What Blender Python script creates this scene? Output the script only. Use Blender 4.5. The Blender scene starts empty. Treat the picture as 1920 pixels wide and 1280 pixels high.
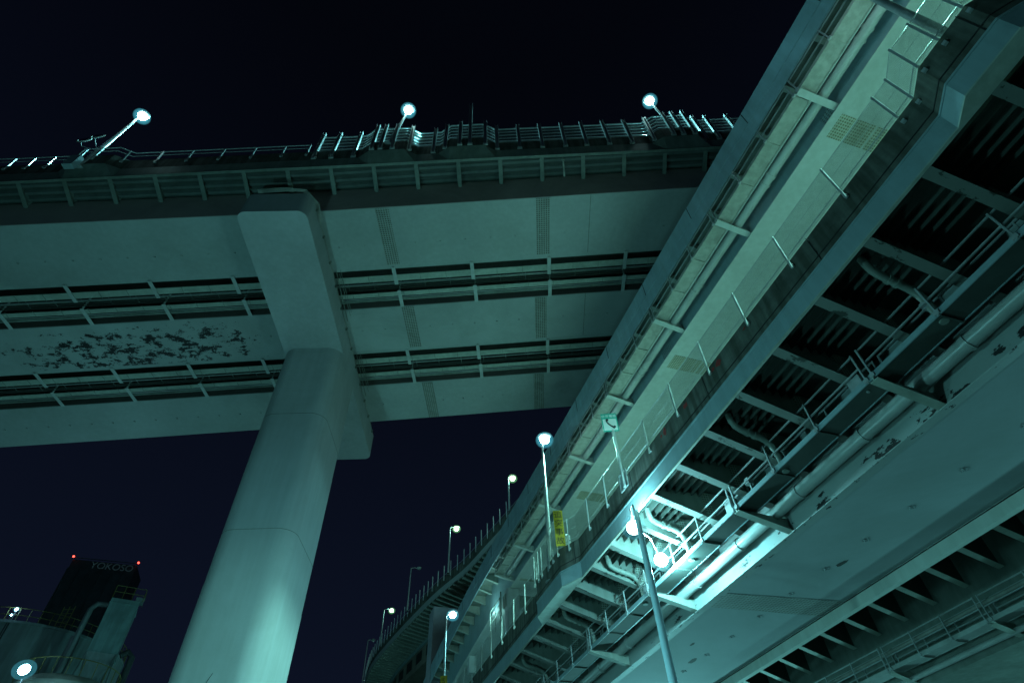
import bpy, bmesh, math, random
from mathutils import Vector, Matrix
from math import sin, cos, tan, pi, radians
random.seed(7)
S = bpy.context.scene
COL = S.collection
EYE = 1.6

# ---------------------------------------------------------------- camera
cam_d = bpy.data.cameras.new('camera')
cam = bpy.data.objects.new('camera', cam_d)
COL.objects.link(cam)
cam_d.sensor_width = 36.0
cam_d.lens = 36.0 * 1090 / 1920
cam_d.clip_end = 3000
cam_d.clip_start = 0.1
R = Matrix(((0.99846035, 0.05547002, 0.0), (0.04103292, -0.73859252, -0.67290221), (-0.0373259, 0.67186618, -0.73973145)))
cam.matrix_world = Matrix.Translation((0, 0, EYE)) @ R.to_4x4()
S.camera = cam

# ---------------------------------------------------------------- night sky
w = bpy.data.worlds.new('World'); S.world = w; w.use_nodes = True
nt = w.node_tree; nt.nodes.clear()
out = nt.nodes.new('ShaderNodeOutputWorld'); bg = nt.nodes.new('ShaderNodeBackground')
tc = nt.nodes.new('ShaderNodeTexCoord'); sp = nt.nodes.new('ShaderNodeSeparateXYZ'); cr = nt.nodes.new('ShaderNodeValToRGB')
cr.color_ramp.elements[0].position = 0.15; cr.color_ramp.elements[0].color = (0.0042, 0.0068, 0.0175, 1)
cr.color_ramp.elements[1].position = 0.95; cr.color_ramp.elements[1].color = (0.0009, 0.0014, 0.0032, 1)
nt.links.new(tc.outputs['Generated'], sp.inputs[0]); nt.links.new(sp.outputs['Z'], cr.inputs[0])
nt.links.new(cr.outputs[0], bg.inputs[0]); nt.links.new(bg.outputs[0], out.inputs[0])
S.view_settings.view_transform = 'Standard'; S.view_settings.look = 'None'
S.view_settings.exposure = 0.0; S.view_settings.gamma = 1.0
S.render.engine = 'CYCLES'
S.cycles.max_bounces = 5; S.cycles.diffuse_bounces = 3; S.cycles.transparent_max_bounces = 10
S.cycles.sample_clamp_indirect = 2.0; S.cycles.use_denoising = True
S.cycles.caustics_reflective = False; S.cycles.caustics_refractive = False

TEAL = (0.26, 0.96, 1.0)
ICE = (0.28, 0.92, 1.0)
GREEN = (0.34, 1.0, 0.86)

def light(loc, power, color=TEAL, radius=0.35, parent=None, spot=None, aim=None, blend=0.6):
    d = bpy.data.lights.new('lamp_light', 'SPOT' if spot else 'POINT')
    d.energy = power; d.color = color; d.shadow_soft_size = radius
    o = bpy.data.objects.new('lamp_light', d); COL.objects.link(o); o.location = loc
    if spot:
        d.spot_size = radians(spot); d.spot_blend = blend
        o.rotation_euler = (Vector(aim) - Vector(loc)).to_track_quat('-Z', 'Y').to_euler()
    return o

# frames of the two road alignments --------------------------------------
AZ = radians(-20.24048676)
Dv = Vector((sin(AZ), cos(AZ), 0)); Uv = Vector((cos(AZ), -sin(AZ), 0))
def B(u, s, z):                       # across, along, height above the eye -> world
    p = Uv * u + Dv * s
    return Vector((p.x, p.y, z + EYE))

# ---------------------------------------------------------------- materials
MT = {}
def mat(name, base, rough=0.55, metal=0.0, var=0.12, scale=0.6, streak=0.0, emit=None, bump=0.0, spec=0.5):
    if name in MT: return MT[name]
    m = bpy.data.materials.new(name); m.use_nodes = True
    t = m.node_tree; b = t.nodes['Principled BSDF']
    b.inputs['Roughness'].default_value = rough; b.inputs['Metallic'].default_value = metal
    b.inputs['Specular IOR Level'].default_value = spec
    g = t.nodes.new('ShaderNodeNewGeometry')
    n = t.nodes.new('ShaderNodeTexNoise'); n.inputs['Scale'].default_value = scale; n.inputs['Detail'].default_value = 7; n.inputs['Roughness'].default_value = 0.65
    t.links.new(g.outputs['Position'], n.inputs['Vector'])
    r = t.nodes.new('ShaderNodeValToRGB')
    lo = [c * (1 - var) for c in base]; hi = [min(1, c * (1 + var)) for c in base]
    r.color_ramp.elements[0].position = 0.3; r.color_ramp.elements[1].position = 0.7
    r.color_ramp.elements[0].color = (*lo, 1); r.color_ramp.elements[1].color = (*hi, 1)
    t.links.new(n.outputs['Fac'], r.inputs[0])
    last = r.outputs[0]
    n3 = t.nodes.new('ShaderNodeTexNoise'); n3.inputs['Scale'].default_value = scale * 0.37; n3.inputs['Detail'].default_value = 10; n3.inputs['Roughness'].default_value = 0.72; n3.inputs['Distortion'].default_value = 0.6
    t.links.new(g.outputs['Position'], n3.inputs['Vector'])
    r3 = t.nodes.new('ShaderNodeValToRGB'); r3.color_ramp.elements[0].position = 0.36; r3.color_ramp.elements[1].position = 0.52
    q3 = 1 - min(.3, var * 1.6); r3.color_ramp.elements[0].color = (q3, q3, q3 * .98, 1); r3.color_ramp.elements[1].color = (1, 1, 1, 1)
    t.links.new(n3.outputs['Fac'], r3.inputs[0])
    m3 = t.nodes.new('ShaderNodeMixRGB'); m3.blend_type = 'MULTIPLY'; m3.inputs[0].default_value = 1
    t.links.new(last, m3.inputs[1]); t.links.new(r3.outputs[0], m3.inputs[2]); last = m3.outputs[0]
    if streak:
        mp = t.nodes.new('ShaderNodeMapping'); mp.inputs['Scale'].default_value = (2.6, 2.6, 0.25)
        t.links.new(g.outputs['Position'], mp.inputs['Vector'])
        n2 = t.nodes.new('ShaderNodeTexNoise'); n2.inputs['Scale'].default_value = 1.3; n2.inputs['Detail'].default_value = 6
        t.links.new(mp.outputs[0], n2.inputs['Vector'])
        r2 = t.nodes.new('ShaderNodeValToRGB'); r2.color_ramp.elements[0].position = 0.42; r2.color_ramp.elements[1].position = 0.62
        r2.color_ramp.elements[0].color = (1 - streak, 1 - streak, 1 - streak * 1.1, 1); r2.color_ramp.elements[1].color = (1, 1, 1, 1)
        t.links.new(n2.outputs['Fac'], r2.inputs[0])
        mx = t.nodes.new('ShaderNodeMixRGB'); mx.blend_type = 'MULTIPLY'; mx.inputs[0].default_value = 1
        t.links.new(last, mx.inputs[1]); t.links.new(r2.outputs[0], mx.inputs[2]); last = mx.outputs[0]
    t.links.new(last, b.inputs['Base Color'])
    if bump:
        bp = t.nodes.new('ShaderNodeBump'); bp.inputs['Strength'].default_value = bump; bp.inputs['Distance'].default_value = 0.02
        t.links.new(n.outputs['Fac'], bp.inputs['Height']); t.links.new(bp.outputs[0], b.inputs['Normal'])
    if emit:
        b.inputs['Emission Color'].default_value = (*emit[0], 1); b.inputs['Emission Strength'].default_value = emit[1]
    MT[name] = m; return m

def mathn(t, op, a, b=None, c=None):
    n = t.nodes.new('ShaderNodeMath'); n.operation = op
    for i, v in enumerate((a, b, c)):
        if v is None: continue
        if isinstance(v, (int, float)): n.inputs[i].default_value = v
        else: t.links.new(v, n.inputs[i])
    return n.outputs[0]

def axes(t, a, b):
    """position projected on two unit vectors"""
    g = t.nodes.new('ShaderNodeNewGeometry'); o = []
    for v in (a, b):
        d = t.nodes.new('ShaderNodeVectorMath'); d.operation = 'DOT_PRODUCT'; d.inputs[1].default_value = v
        t.links.new(g.outputs['Position'], d.inputs[0]); o.append(d.outputs['Value'])
    return g, o[0], o[1]

def dots_mat(name, base, dark, a, b, pitch=0.11, rad=0.3):
    """steel splice plate with rows of bolt heads"""
    m = mat(name, base, 0.6, var=0.15, scale=2)
    t = m.node_tree; bs = t.nodes['Principled BSDF']
    src = bs.inputs['Base Color'].links[0].from_socket
    g, x, y = axes(t, a, b)
    fx = mathn(t, 'SUBTRACT', mathn(t, 'FRACT', mathn(t, 'MULTIPLY', x, 1 / pitch)), 0.5)
    fy = mathn(t, 'SUBTRACT', mathn(t, 'FRACT', mathn(t, 'MULTIPLY', y, 1 / pitch)), 0.5)
    d = mathn(t, 'SQRT', mathn(t, 'ADD', mathn(t, 'MULTIPLY', fx, fx), mathn(t, 'MULTIPLY', fy, fy)))
    k = mathn(t, 'LESS_THAN', d, rad)
    mx = t.nodes.new('ShaderNodeMixRGB'); mx.inputs[2].default_value = (*dark, 1)
    t.links.new(k, mx.inputs[0]); t.links.new(src, mx.inputs[1]); t.links.new(mx.outputs[0], bs.inputs['Base Color'])
    return m

def peel_mat(name, base, rust, a, b, lim, thr=0.56, scale=(0.55, 1.6), det=11, rough=.68):
    """paint that has flaked off in patches inside a stretch of the girder; lim = (centre a, half a, centre b, half b)"""
    m = mat(name, base, 0.6, var=0.1, scale=0.35)
    t = m.node_tree; bs = t.nodes['Principled BSDF']
    src = bs.inputs['Base Color'].links[0].from_socket
    g, x, y = axes(t, a, b)
    cb = t.nodes.new('ShaderNodeCombineXYZ')
    t.links.new(mathn(t, 'MULTIPLY', x, scale[0]), cb.inputs[0]); t.links.new(mathn(t, 'MULTIPLY', y, scale[1]), cb.inputs[1])
    n = t.nodes.new('ShaderNodeTexNoise'); n.inputs['Scale'].default_value = 1.0; n.inputs['Detail'].default_value = det; n.inputs['Roughness'].default_value = rough
    t.links.new(cb.outputs[0], n.inputs['Vector'])
    ex = mathn(t, 'POWER', mathn(t, 'ABSOLUTE', mathn(t, 'MULTIPLY', mathn(t, 'SUBTRACT', x, lim[0]), 1 / lim[1])), 4)
    ey = mathn(t, 'POWER', mathn(t, 'ABSOLUTE', mathn(t, 'MULTIPLY', mathn(t, 'SUBTRACT', y, lim[2]), 1 / lim[3])), 4)
    v = mathn(t, 'SUBTRACT', n.outputs['Fac'], mathn(t, 'MULTIPLY', mathn(t, 'ADD', ex, ey), 0.12))
    k = mathn(t, 'GREATER_THAN', v, thr)
    mx = t.nodes.new('ShaderNodeMixRGB'); mx.inputs[2].default_value = (*rust, 1)
    t.links.new(k, mx.inputs[0]); t.links.new(src, mx.inputs[1]); t.links.new(mx.outputs[0], bs.inputs['Base Color'])
    return m

def net_mat(name, pitch=0.05, wire=0.3):
    """woven wire netting: open holes between thin wires, laid along the fence and up it"""
    m = bpy.data.materials.new(name); m.use_nodes = True; t = m.node_tree
    b = t.nodes['Principled BSDF']; b.inputs['Base Color'].default_value = (0.16, 0.17, 0.16, 1); b.inputs['Roughness'].default_value = 0.6
    uv = t.nodes.new('ShaderNodeTexCoord'); sp = t.nodes.new('ShaderNodeSeparateXYZ')
    t.links.new(uv.outputs['UV'], sp.inputs[0])
    a = mathn(t, 'ADD', sp.outputs[0], sp.outputs[1]); c = mathn(t, 'SUBTRACT', sp.outputs[0], sp.outputs[1])
    fa = mathn(t, 'LESS_THAN', mathn(t, 'FRACT', mathn(t, 'MULTIPLY', a, 1 / pitch)), wire * 0.55)
    fc = mathn(t, 'LESS_THAN', mathn(t, 'FRACT', mathn(t, 'MULTIPLY', c, 1 / pitch)), wire * 0.55)
    k = mathn(t, 'MAXIMUM', fa, fc)
    tr = t.nodes.new('ShaderNodeBsdfTransparent'); mx = t.nodes.new('ShaderNodeMixShader')
    t.links.new(k, mx.inputs[0]); t.links.new(tr.outputs[0], mx.inputs[1]); t.links.new(b.outputs[0], mx.inputs[2])
    t.links.new(mx.outputs[0], t.nodes['Material Output'].inputs['Surface'])
    return m

X3, Y3 = (1, 0, 0), (0, 1, 0)
PAINT = mat('grey_green_steel_paint', (0.40, 0.43, 0.42), 0.55, var=0.07, scale=0.3, streak=0.06)
PAINT2 = mat('pale_steel_paint', (0.52, 0.55, 0.53), 0.5, var=0.08, scale=0.5, streak=0.08)
BLUEP = mat('blue_grey_steel_paint', (0.30, 0.40, 0.43), 0.42, var=0.10, scale=0.7, streak=0.10)
BROWN = mat('brown_grey_web_paint', (0.42, 0.33, 0.31), 0.6, var=0.12, scale=0.4)
DARKP = mat('dull_and_shaded_green_paint', (0.22, 0.25, 0.22), 0.6, var=0.15, scale=0.8, streak=0.15)
BLUEF = mat('lit_blue_fascia_paint', (0.42, 0.56, 0.62), 0.42, var=0.10, scale=0.7, streak=0.12)  # lighter copy of the blue grey paint, lamp light put into the colour
LIT = mat('light_green_steel_paint', (0.42, 0.46, 0.40), 0.55, var=0.12, scale=1.2, streak=0.12)
DARKR = mat('shaded_deck_rib_paint', (0.14, 0.16, 0.15), 0.7, var=0.2, scale=0.8)  # ribs darkened: underside shade put into the colour
DARKA = mat('shaded_deck_underside', (0.07, 0.08, 0.07), 0.7, var=0.2, scale=0.8)  # shade beneath the high deck put into the base colour
DARKU = mat('shaded_recess_underside', (0.06, 0.07, 0.06), 0.7, var=0.2, scale=0.8)  # recess shade painted into deck plates, ribs and walkway floors
CREAM = mat('aged_cream_paint', (0.44, 0.44, 0.40), 0.55, var=0.14, scale=1.5, streak=0.2)
CONC = mat('stained_barrier_concrete', (0.14, 0.14, 0.12), 0.9, var=0.35, scale=1.1, streak=0.5, bump=0.3)
PIERM = mat('painted_pier_steel', (0.44, 0.46, 0.47), 0.75, var=0.07, scale=0.3, streak=0.06)
GALV = mat('galvanised_steel', (0.55, 0.57, 0.57), 0.30, metal=0.35, var=0.1, scale=6)
GALVD = mat('dull_galvanised_steel', (0.40, 0.42, 0.42), 0.5, metal=0.3, var=0.15, scale=4)
PIPE = mat('grey_drain_pipe', (0.44, 0.46, 0.44), 0.32, var=0.08, scale=2)
BLACK = mat('rubber_black', (0.02, 0.02, 0.02), 0.7)
RUST = (0.018, 0.018, 0.018)
DBOLT = dots_mat('bolted_splice_plate', (0.34, 0.36, 0.33), (0.10, 0.10, 0.08), X3, Y3, 0.15, 0.32)
DBOLTB = dots_mat('bolted_splice_plate_stained', (0.42, 0.42, 0.34), (0.17, 0.16, 0.10), tuple(Uv), tuple(Dv), 0.115, 0.33)
DBOLTV = dots_mat('bolted_bracket_plate', (0.36, 0.40, 0.35), (0.12, 0.12, 0.09), tuple(Uv), (0, 0, 1), 0.11, 0.33)
SPL2 = mat('splice_plate_green', (0.34, 0.37, 0.36), 0.6)
ASPH = mat('asphalt', (0.05, 0.05, 0.05), 0.9, var=0.2, scale=3)
NET = net_mat('wire_netting')
YEL = mat('yellow_sign_sheet', (0.50, 0.34, 0.02), 0.5, var=0.12, scale=3)
SGREEN = mat('green_sign_sheet', (0.01, 0.42, 0.33), 0.45, var=0.05)
SWHITE = mat('white_sign_sheet', (0.75, 0.78, 0.78), 0.45, var=0.03)
INK = mat('black_lettering', (0.015, 0.015, 0.02), 0.6)
GLOW_ICE = mat('lit_lamp_glass_ice', (0.8, 0.9, 0.9), 0.4, emit=((0.55, 1.0, 1.0), 60))
GLOW_GRN = mat('lit_lamp_glass_green', (0.8, 0.9, 0.8), 0.4, emit=((0.75, 1.0, 0.65), 45))
GLOW_BLU = mat('lit_lamp_glass_blue', (0.8, 0.9, 1.0), 0.4, emit=((0.35, 0.8, 1.0), 60))
GLOW_RED = mat('lit_red_glass', (0.6, 0.05, 0.03), 0.4, emit=((1.0, 0.06, 0.04), 6))
def halo_mat(name, c):  # weakly glowing see-through shell that imitates the glare round a lamp
    m = bpy.data.materials.new(name); m.use_nodes = True; t = m.node_tree; t.nodes.clear()
    o = t.nodes.new('ShaderNodeOutputMaterial'); e = t.nodes.new('ShaderNodeEmission'); e.inputs[0].default_value = (*c, 1); e.inputs[1].default_value = .9
    x = t.nodes.new('ShaderNodeBsdfTransparent'); a = t.nodes.new('ShaderNodeMixShader'); a.inputs[0].default_value = .11
    t.links.new(x.outputs[0], a.inputs[1]); t.links.new(e.outputs[0], a.inputs[2]); t.links.new(a.outputs[0], o.inputs[0]); return m
HALO = halo_mat('lamp_halo_glow', (.10, .62, .8)); HALO_G = halo_mat('lamp_halo_glow_green', (.25, .8, .35))
GLASS = mat('unlit_lamp_glass', (0.5, 0.55, 0.55), 0.2)

# ---------------------------------------------------------------- mesh helper
class MB:
    def __init__(s): s.v = []; s.f = []; s.uv = {}
    def face(s, pts, uv=None):
        i = len(s.v); s.v += [tuple(p) for p in pts]; s.f.append(list(range(i, i + len(pts))))
        if uv: s.uv[len(s.f) - 1] = uv
    def hexa(s, p):                      # 8 corners: bottom 4 then top 4
        i = len(s.v); s.v += [tuple(q) for q in p]
        for f in ((3, 2, 1, 0), (4, 5, 6, 7), (0, 1, 5, 4), (1, 2, 6, 5), (2, 3, 7, 6), (3, 0, 4, 7)): s.f.append([i + k for k in f])
    def box(s, mp, a0, a1, b0, b1, c0, c1):
        s.hexa([mp(a0, b0, c0), mp(a1, b0, c0), mp(a1, b1, c0), mp(a0, b1, c0), mp(a0, b0, c1), mp(a1, b0, c1), mp(a1, b1, c1), mp(a0, b1, c1)])
    def sweep(s, rings, closed=True, caps=True):
        i = len(s.v); n = len(rings[0])
        for r in rings: s.v += [tuple(p) for p in r]
        m = n if closed else n - 1
        for k in range(len(rings) - 1):
            for j in range(m):
                a = i + k * n + j; b = i + k * n + (j + 1) % n
                s.f.append([a, b, b + n, a + n])
        if caps and closed:
            s.f.append([i + j for j in range(n)][::-1]); s.f.append([i + (len(rings) - 1) * n + j for j in range(n)])
    def tube(s, pts, r, n=10, caps=True):
        pts = [Vector(p) for p in pts]
        rad = r if isinstance(r, (list, tuple)) else [r] * len(pts)
        rings = []; a = None
        for k, p in enumerate(pts):
            d = (pts[min(k + 1, len(pts) - 1)] - pts[max(k - 1, 0)]).normalized()
            if a is None: a = d.cross(Vector((0, 0, 1)) if abs(d.z) < 0.9 else Vector((1, 0, 0)))
            a = (a - d * a.dot(d)).normalized(); b = d.cross(a).normalized()
            rings.append([p + (a * cos(2 * pi * j / n) + b * sin(2 * pi * j / n)) * rad[k] for j in range(n)])
        s.sweep(rings, True, caps)
    def bar(s, p, q, w, h, up=(0, 0, 1)):
        p = Vector(p); q = Vector(q); d = (q - p).normalized(); u = Vector(up)
        a = d.cross(u).normalized() * (w / 2); b = a.cross(d).normalized() * (h / 2)
        s.hexa([p - a - b, p + a - b, q + a - b, q - a - b, p - a + b, p + a + b, q + a + b, q - a + b])
    def ball(s, c, rx, ry, rz, n=14, m=8):
        c = Vector(c); rings = []
        for k in range(m + 1):
            t = -pi / 2 + pi * k / m; q = max(cos(t), 0.02)
            rings.append([c + Vector((rx * q * cos(2 * pi * j / n), ry * q * sin(2 * pi * j / n), rz * sin(t))) for j in range(n)])
        s.sweep(rings)
    def build(s, name, m, parent=None, smooth=False, bevel=0):
        me = bpy.data.meshes.new(name); me.from_pydata(s.v, [], s.f)
        if s.uv:
            l = me.uv_layers.new(name='UVMap')
            for pi_, uv in s.uv.items():
                for k, li in enumerate(me.polygons[pi_].loop_indices): l.data[li].uv = uv[k]
        else:
            bm = bmesh.new(); bm.from_mesh(me); bmesh.ops.recalc_face_normals(bm, faces=bm.faces)
            bm.to_mesh(me); bm.free()
        me.materials.append(m)
        if smooth:
            for p in me.polygons: p.use_smooth = True
            try: me.set_sharp_from_angle(angle=radians(40))
            except Exception: pass
        o = bpy.data.objects.new(name, me); COL.objects.link(o)
        if bevel:
            bv = o.modifiers.new('bevel', 'BEVEL'); bv.width = bevel; bv.segments = 2; bv.limit_method = 'ANGLE'
        if parent: o.parent = parent
        return o

def thing(name, label, cat, group=None, loc=(0, 0, 0)):
    o = bpy.data.objects.new(name, None); COL.objects.link(o); o.location = loc
    o['label'] = label; o['category'] = cat
    if group: o['group'] = group
    return o
def tag(o, label, cat, group=None):
    o['label'] = label; o['category'] = cat
    if group: o['group'] = group
    return o
def lerp(pts, x):
    if x <= pts[0][0]: return pts[0][1]
    for (a, b), (c, d) in zip(pts, pts[1:]):
        if x <= c: return b + (d - b) * (x - a) / (c - a)
    return pts[-1][1]
def I(o): return None
def world(x, y, z): return Vector((x, y, z + EYE))

# ---------------------------------------------------------------- ground
g = MB(); g.face([(-900, -600, 0), (900, -600, 0), (900, 1200, 0), (-900, 1200, 0)])
o = g.build('ground', ASPH); o['kind'] = 'structure'

# ================================================================ VIADUCT A (high, crossing the view)
def Az(x): return 0.045 * (x + 11.5) + lerp([(-70, -0.5), (-30, -0.23), (-12, 0), (11, -0.1), (45, -0.4)], x)
def Ay(x): return (0.044 if x < -11.5 else 0.0127) * (x + 11.5)
def A(x, y, z): return Vector((x, y + Ay(x), z + Az(x) + EYE))
AX = [-75, -60, -45, -30, -21, -12, -5, 2, 11, 20, 30, 45]
EDGE = lambda x: lerp([(-75, 0.3), (-30, 0.18), (-12, 0.0), (0, 0.12), (11, 0.28), (45, 0.4)], x)
via = thing('high_viaduct', 'high steel viaduct crossing the upper left of the view on a T shaped pier', 'viaduct')
def asweep(sec, name, m, xs=AX, parent=via, bump=None):
    b = MB(); b.sweep([[A(x, y, z) for (y, z) in (sec(x) if callable(sec) else sec)] for x in xs])
    return b.build(name, m, parent)
boxes = [(17.55, 21.8), (25.3, 29.25), (33.0, 37.3)]
PEELA = peel_mat('peeling_girder_paint', (0.40, 0.43, 0.42), RUST, X3, Y3, (-26.5, 9.5, 27.2, 2.3), thr=0.512, scale=(1.05, 1.5), rough=.76)
for i, (y0, y1) in enumerate(boxes):
    b = MB(); b.sweep([[A(x, y, z) for (y, z) in ((y0, 32.0), (y1, 32.0), (y1, 34.6), (y0, 34.6))] for x in AX])
    # small lifting lugs in a line under the box
    ym = y0 + (y1 - y0) * (0.62, 0.5, 0.52)[i]
    x = -48.0
    while x < 30:
        if not (-17 < x < -11):
            b.box(A, x - 0.05, x + 0.05, ym - 0.04, ym + 0.04, 31.93, 31.999)
        x += 1.62
    box = b.build('box_girder', PEELA if i == 1 else PAINT, via)
    for xs in ((-7.55, 2.4) if i == 0 else (-7.2, 2.2) if i == 1 else (-6.9, 2.0)):
        p = MB(); p.box(A, xs - 0.42, xs + 0.42, y0 + 0.05, y1 - 0.05, 31.975, 31.996)
        p.build('splice_plate', DBOLT, box)
    if i < 2:
        p = MB(); p.box(A, 5.4 - 0.02, 5.4 + 0.02, y0, y1, 31.985, 31.997); p.build('weld_seam', DARKP, box)
# near web face of the first box reads brown grey
asweep([(17.53, 32.03), (17.548, 32.03), (17.548, 34.55), (17.53, 34.55)], 'web_plate', BROWN)
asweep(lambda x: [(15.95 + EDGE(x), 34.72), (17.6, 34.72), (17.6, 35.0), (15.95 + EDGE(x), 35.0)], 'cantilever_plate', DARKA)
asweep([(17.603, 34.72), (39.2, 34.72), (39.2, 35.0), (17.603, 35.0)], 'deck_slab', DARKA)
asweep([(39.2, 34.3), (39.4, 34.3), (39.4, 36.9), (39.2, 36.9)], 'far_parapet', CONC)
# near edge: fascia beam and parapet, bumping out at the lamp bays
def bay(x, c, half=1.1, ch=0.75): return max(0, min(1, (half + ch - abs(x - c)) / ch))
BAYS = (-25.6, -7.3, -2.2, 11.7)
def AO(x): return -0.42 * max(bay(x, c) for c in BAYS)
xe = sorted(set(AX + [round(c + d, 3) for c in BAYS for d in (-1.85, -1.1, 1.1, 1.85)]))
asweep(lambda x: [(15.85 + EDGE(x), 34.55), (15.95 + EDGE(x), 34.55), (15.95 + EDGE(x), 35.6), (15.85 + EDGE(x) + AO(x), 35.6)], 'fascia_beam', DARKP, xe)
asweep(lambda x: [(15.80 + EDGE(x), 34.50), (15.98 + EDGE(x), 34.50), (15.98 + EDGE(x), 34.548), (15.80 + EDGE(x), 34.548)], 'fascia_flange', DARKP, xe)
asweep(lambda x: [(15.88 + EDGE(x) + AO(x), 35.604), (16.1 + EDGE(x) + AO(x), 35.604), (16.1 + EDGE(x) + AO(x), 36.9), (15.9 + EDGE(x) + AO(x), 36.9)], 'parapet', CONC, xe)
# cantilever brackets and stiffening ribs
for k in range(25):
    x = -42.6 + 2.655 * k
    e = 15.97 + EDGE(x)
    b = MB()
    b.hexa([A(x - .02, e, 34.62), A(x + .02, e, 34.62), A(x + .02, 17.52, 34.05), A(x - .02, 17.52, 34.05), A(x - .02, e, 34.71), A(x + .02, e, 34.71), A(x + .02, 17.52, 34.71), A(x - .02, 17.52, 34.71)])
    b.hexa([A(x - .13, e, 34.59), A(x + .13, e, 34.59), A(x + .13, 17.52, 34.01), A(x - .13, 17.52, 34.01), A(x - .13, e, 34.615), A(x + .13, e, 34.615), A(x + .13, 17.52, 34.045), A(x - .13, 17.52, 34.045)])
    b.build('cantilever_bracket', DARKP, via)
for y in (16.3, 16.78, 17.22):
    asweep([(y, 34.55), (y + .16, 34.55), (y + .24, 34.718), (y - .08, 34.718)], 'deck_rib', DARKR, [-75, -60, -45, -30, -12, 2, 20, 45])
# drain pipe in the cantilever
p = MB(); p.tube([A(3.9, 16.35, 34.6), A(3.9, 16.4, 34.35), A(3.95, 17.3, 34.0)], 0.06); p.tube([A(3.9, 16.33, 34.6), A(3.9, 16.37, 34.42)], 0.10); p.build('drain_pipe', CREAM, via, True)
# service ways in the two gaps between the boxes
for gi, (y0, y1) in enumerate(((21.8, 25.3), (29.25, 33.0))):
    W = y1 - y0
    f = lambda t: y0 + W * t
    asweep([(f(0.002), 32.05), (f(0.09), 32.05), (f(0.09), 32.12), (f(0.002), 32.12)], 'bottom_flange', PAINT)
    asweep([(f(0.235), 32.04), (f(0.37), 32.04), (f(0.37), 32.07), (f(0.235), 32.07)], 'walkway_floor', LIT)
    asweep([(f(0.64), 32.04), (f(0.74), 32.04), (f(0.74), 32.07), (f(0.64), 32.07)], 'cable_tray', LIT)
    for t in (0.415, 0.50, 0.545, 0.76):
        c = f(t)
        asweep([(c - .02, 32.0), (c + .02, 32.0), (c + .02, 32.04), (c - .02, 32.04)], 'handrail', GALV if t in (.415, .76) else DARKU)
    asweep([(f(0.46), 32.6), (f(0.49), 32.6), (f(0.49), 32.7), (f(0.46), 32.7)], 'cable', DARKP)
    asweep([(f(0.56), 32.6), (f(0.58), 32.6), (f(0.58), 32.7), (f(0.56), 32.7)], 'cable', DARKP)
    b = MB(); b.tube([A(x, f(0.835), 32.18) for x in AX], 0.13, 12); b.build('water_pipe', DARKP, via, True)
    asweep([(f(0.985), 32.03), (f(0.995), 32.03), (f(0.995), 34.5), (f(0.985), 34.5)], 'inner_web', mat('shaded_brown_inner_web', (0.13, 0.11, 0.10), .7))  # web brown darkened to paint in the shade of the gap
    sp_ = 5.2
    for k in range(13):
        x = (-44.0 if gi == 0 else -45.0) + (5.2 if gi == 0 else 5.3) * k
        if -17.5 < x < -11.2: continue
        for (t0, t1, dx) in ((0.04, 0.44, 0), (0.59, 0.995, 0.06)):
            b = MB(); b.box(A, x + dx - .12, x + dx + .12, f(t0), f(t1), 31.93, 31.97)
            b.box(A, x + dx - .02, x + dx + .02, f(t0), f(t1), 31.972, 32.03)
            b.box(A, x + dx - .03, x + dx + .03, f(t0), f(t0) + .1, 32.032, 33.4)
            b.build('cross_strut', PAINT2, via)
    # thin seams/hangers of the trays
    for k in range(44):
        x = -44 + 1.73 * k
        if -17.5 < x < -11.2: continue
        b = MB()
        b.box(A, x - .015, x + .015, f(0.235), f(0.40), 32.015, 32.038)
        b.box(A, x + .4 - .015, x + .4 + .015, f(0.61), f(0.74), 32.015, 32.038)
        b.box(A, x + .2 - .02, x + .2 + .02, f(0.42), f(0.60), 32.25, 32.27)
        b.build('tray_hanger', DARKP, via)

# posts and rails along the edge of viaduct A
nb = thing('noise_barrier_fence', 'tall cage fence of steel posts and wires on the edge of the high viaduct', 'fence')
postx = [-12.0, -10.9, -9.5, -8.25, -7.7, -6.95, -5.9, -4.4, -3.6, -2.65, -2.0, -1.0, -0.25, 1.2, 2.7, 4.2, 5.6, 7.1, 8.6, 10.05, 11.3, 11.95, 12.7, 13.5, 14.4, 15.9, 17.4, 18.9, 20.4]
def ey(x): return 15.86 + EDGE(x) + AO(x)
for i, x in enumerate(postx):
    y = ey(x) - 0.03; h = 42.6 if i == 10 else 39.5
    b = MB()
    b.bar(A(x, y, 35.75), A(x, y + 0.02, h), 0.20, 0.09, (0, 1, 0))
    b.bar(A(x - .10, y - .05, 35.75), A(x - .10, y - .03, h), 0.02, 0.16, (0, 1, 0))
    b.bar(A(x + .10, y - .05, 35.75), A(x + .10, y - .03, h), 0.02, 0.16, (0, 1, 0))
    b.box(A, x - .16, x + .16, y - .03, y + .05, 35.7, 35.95)
    b.build('post', GALV, nb)
xr = [x for x in sorted(set(postx + xe)) if -12.1 <= x <= 20.5]
for zz, r in ((39.2, .05), (38.7, .018), (38.2, .018), (37.7, .018), (37.25, .018), (36.95, .06)):
    b = MB(); b.tube([A(x, ey(x) + 0.1, zz) for x in xr], r, 6); b.build('rail', GALV, nb)
b = MB()
ua = 0
for x0, x1 in zip(xr, xr[1:]):
    p = [A(x0, ey(x0) + .14, 36.95), A(x1, ey(x1) + .14, 36.95), A(x1, ey(x1) + .14, 39.2), A(x0, ey(x0) + .14, 39.2)]
    L = (p[1] - p[0]).length
    b.face(p, [(ua, 0), (ua + L, 0), (ua + L, 2.25), (ua, 2.25)]); ua += L
b.build('wire_net', NET, nb)
lr = thing('bridge_railing', 'low railing with slender posts on the left half of the high viaduct', 'railing')
x = -50.0
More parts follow.
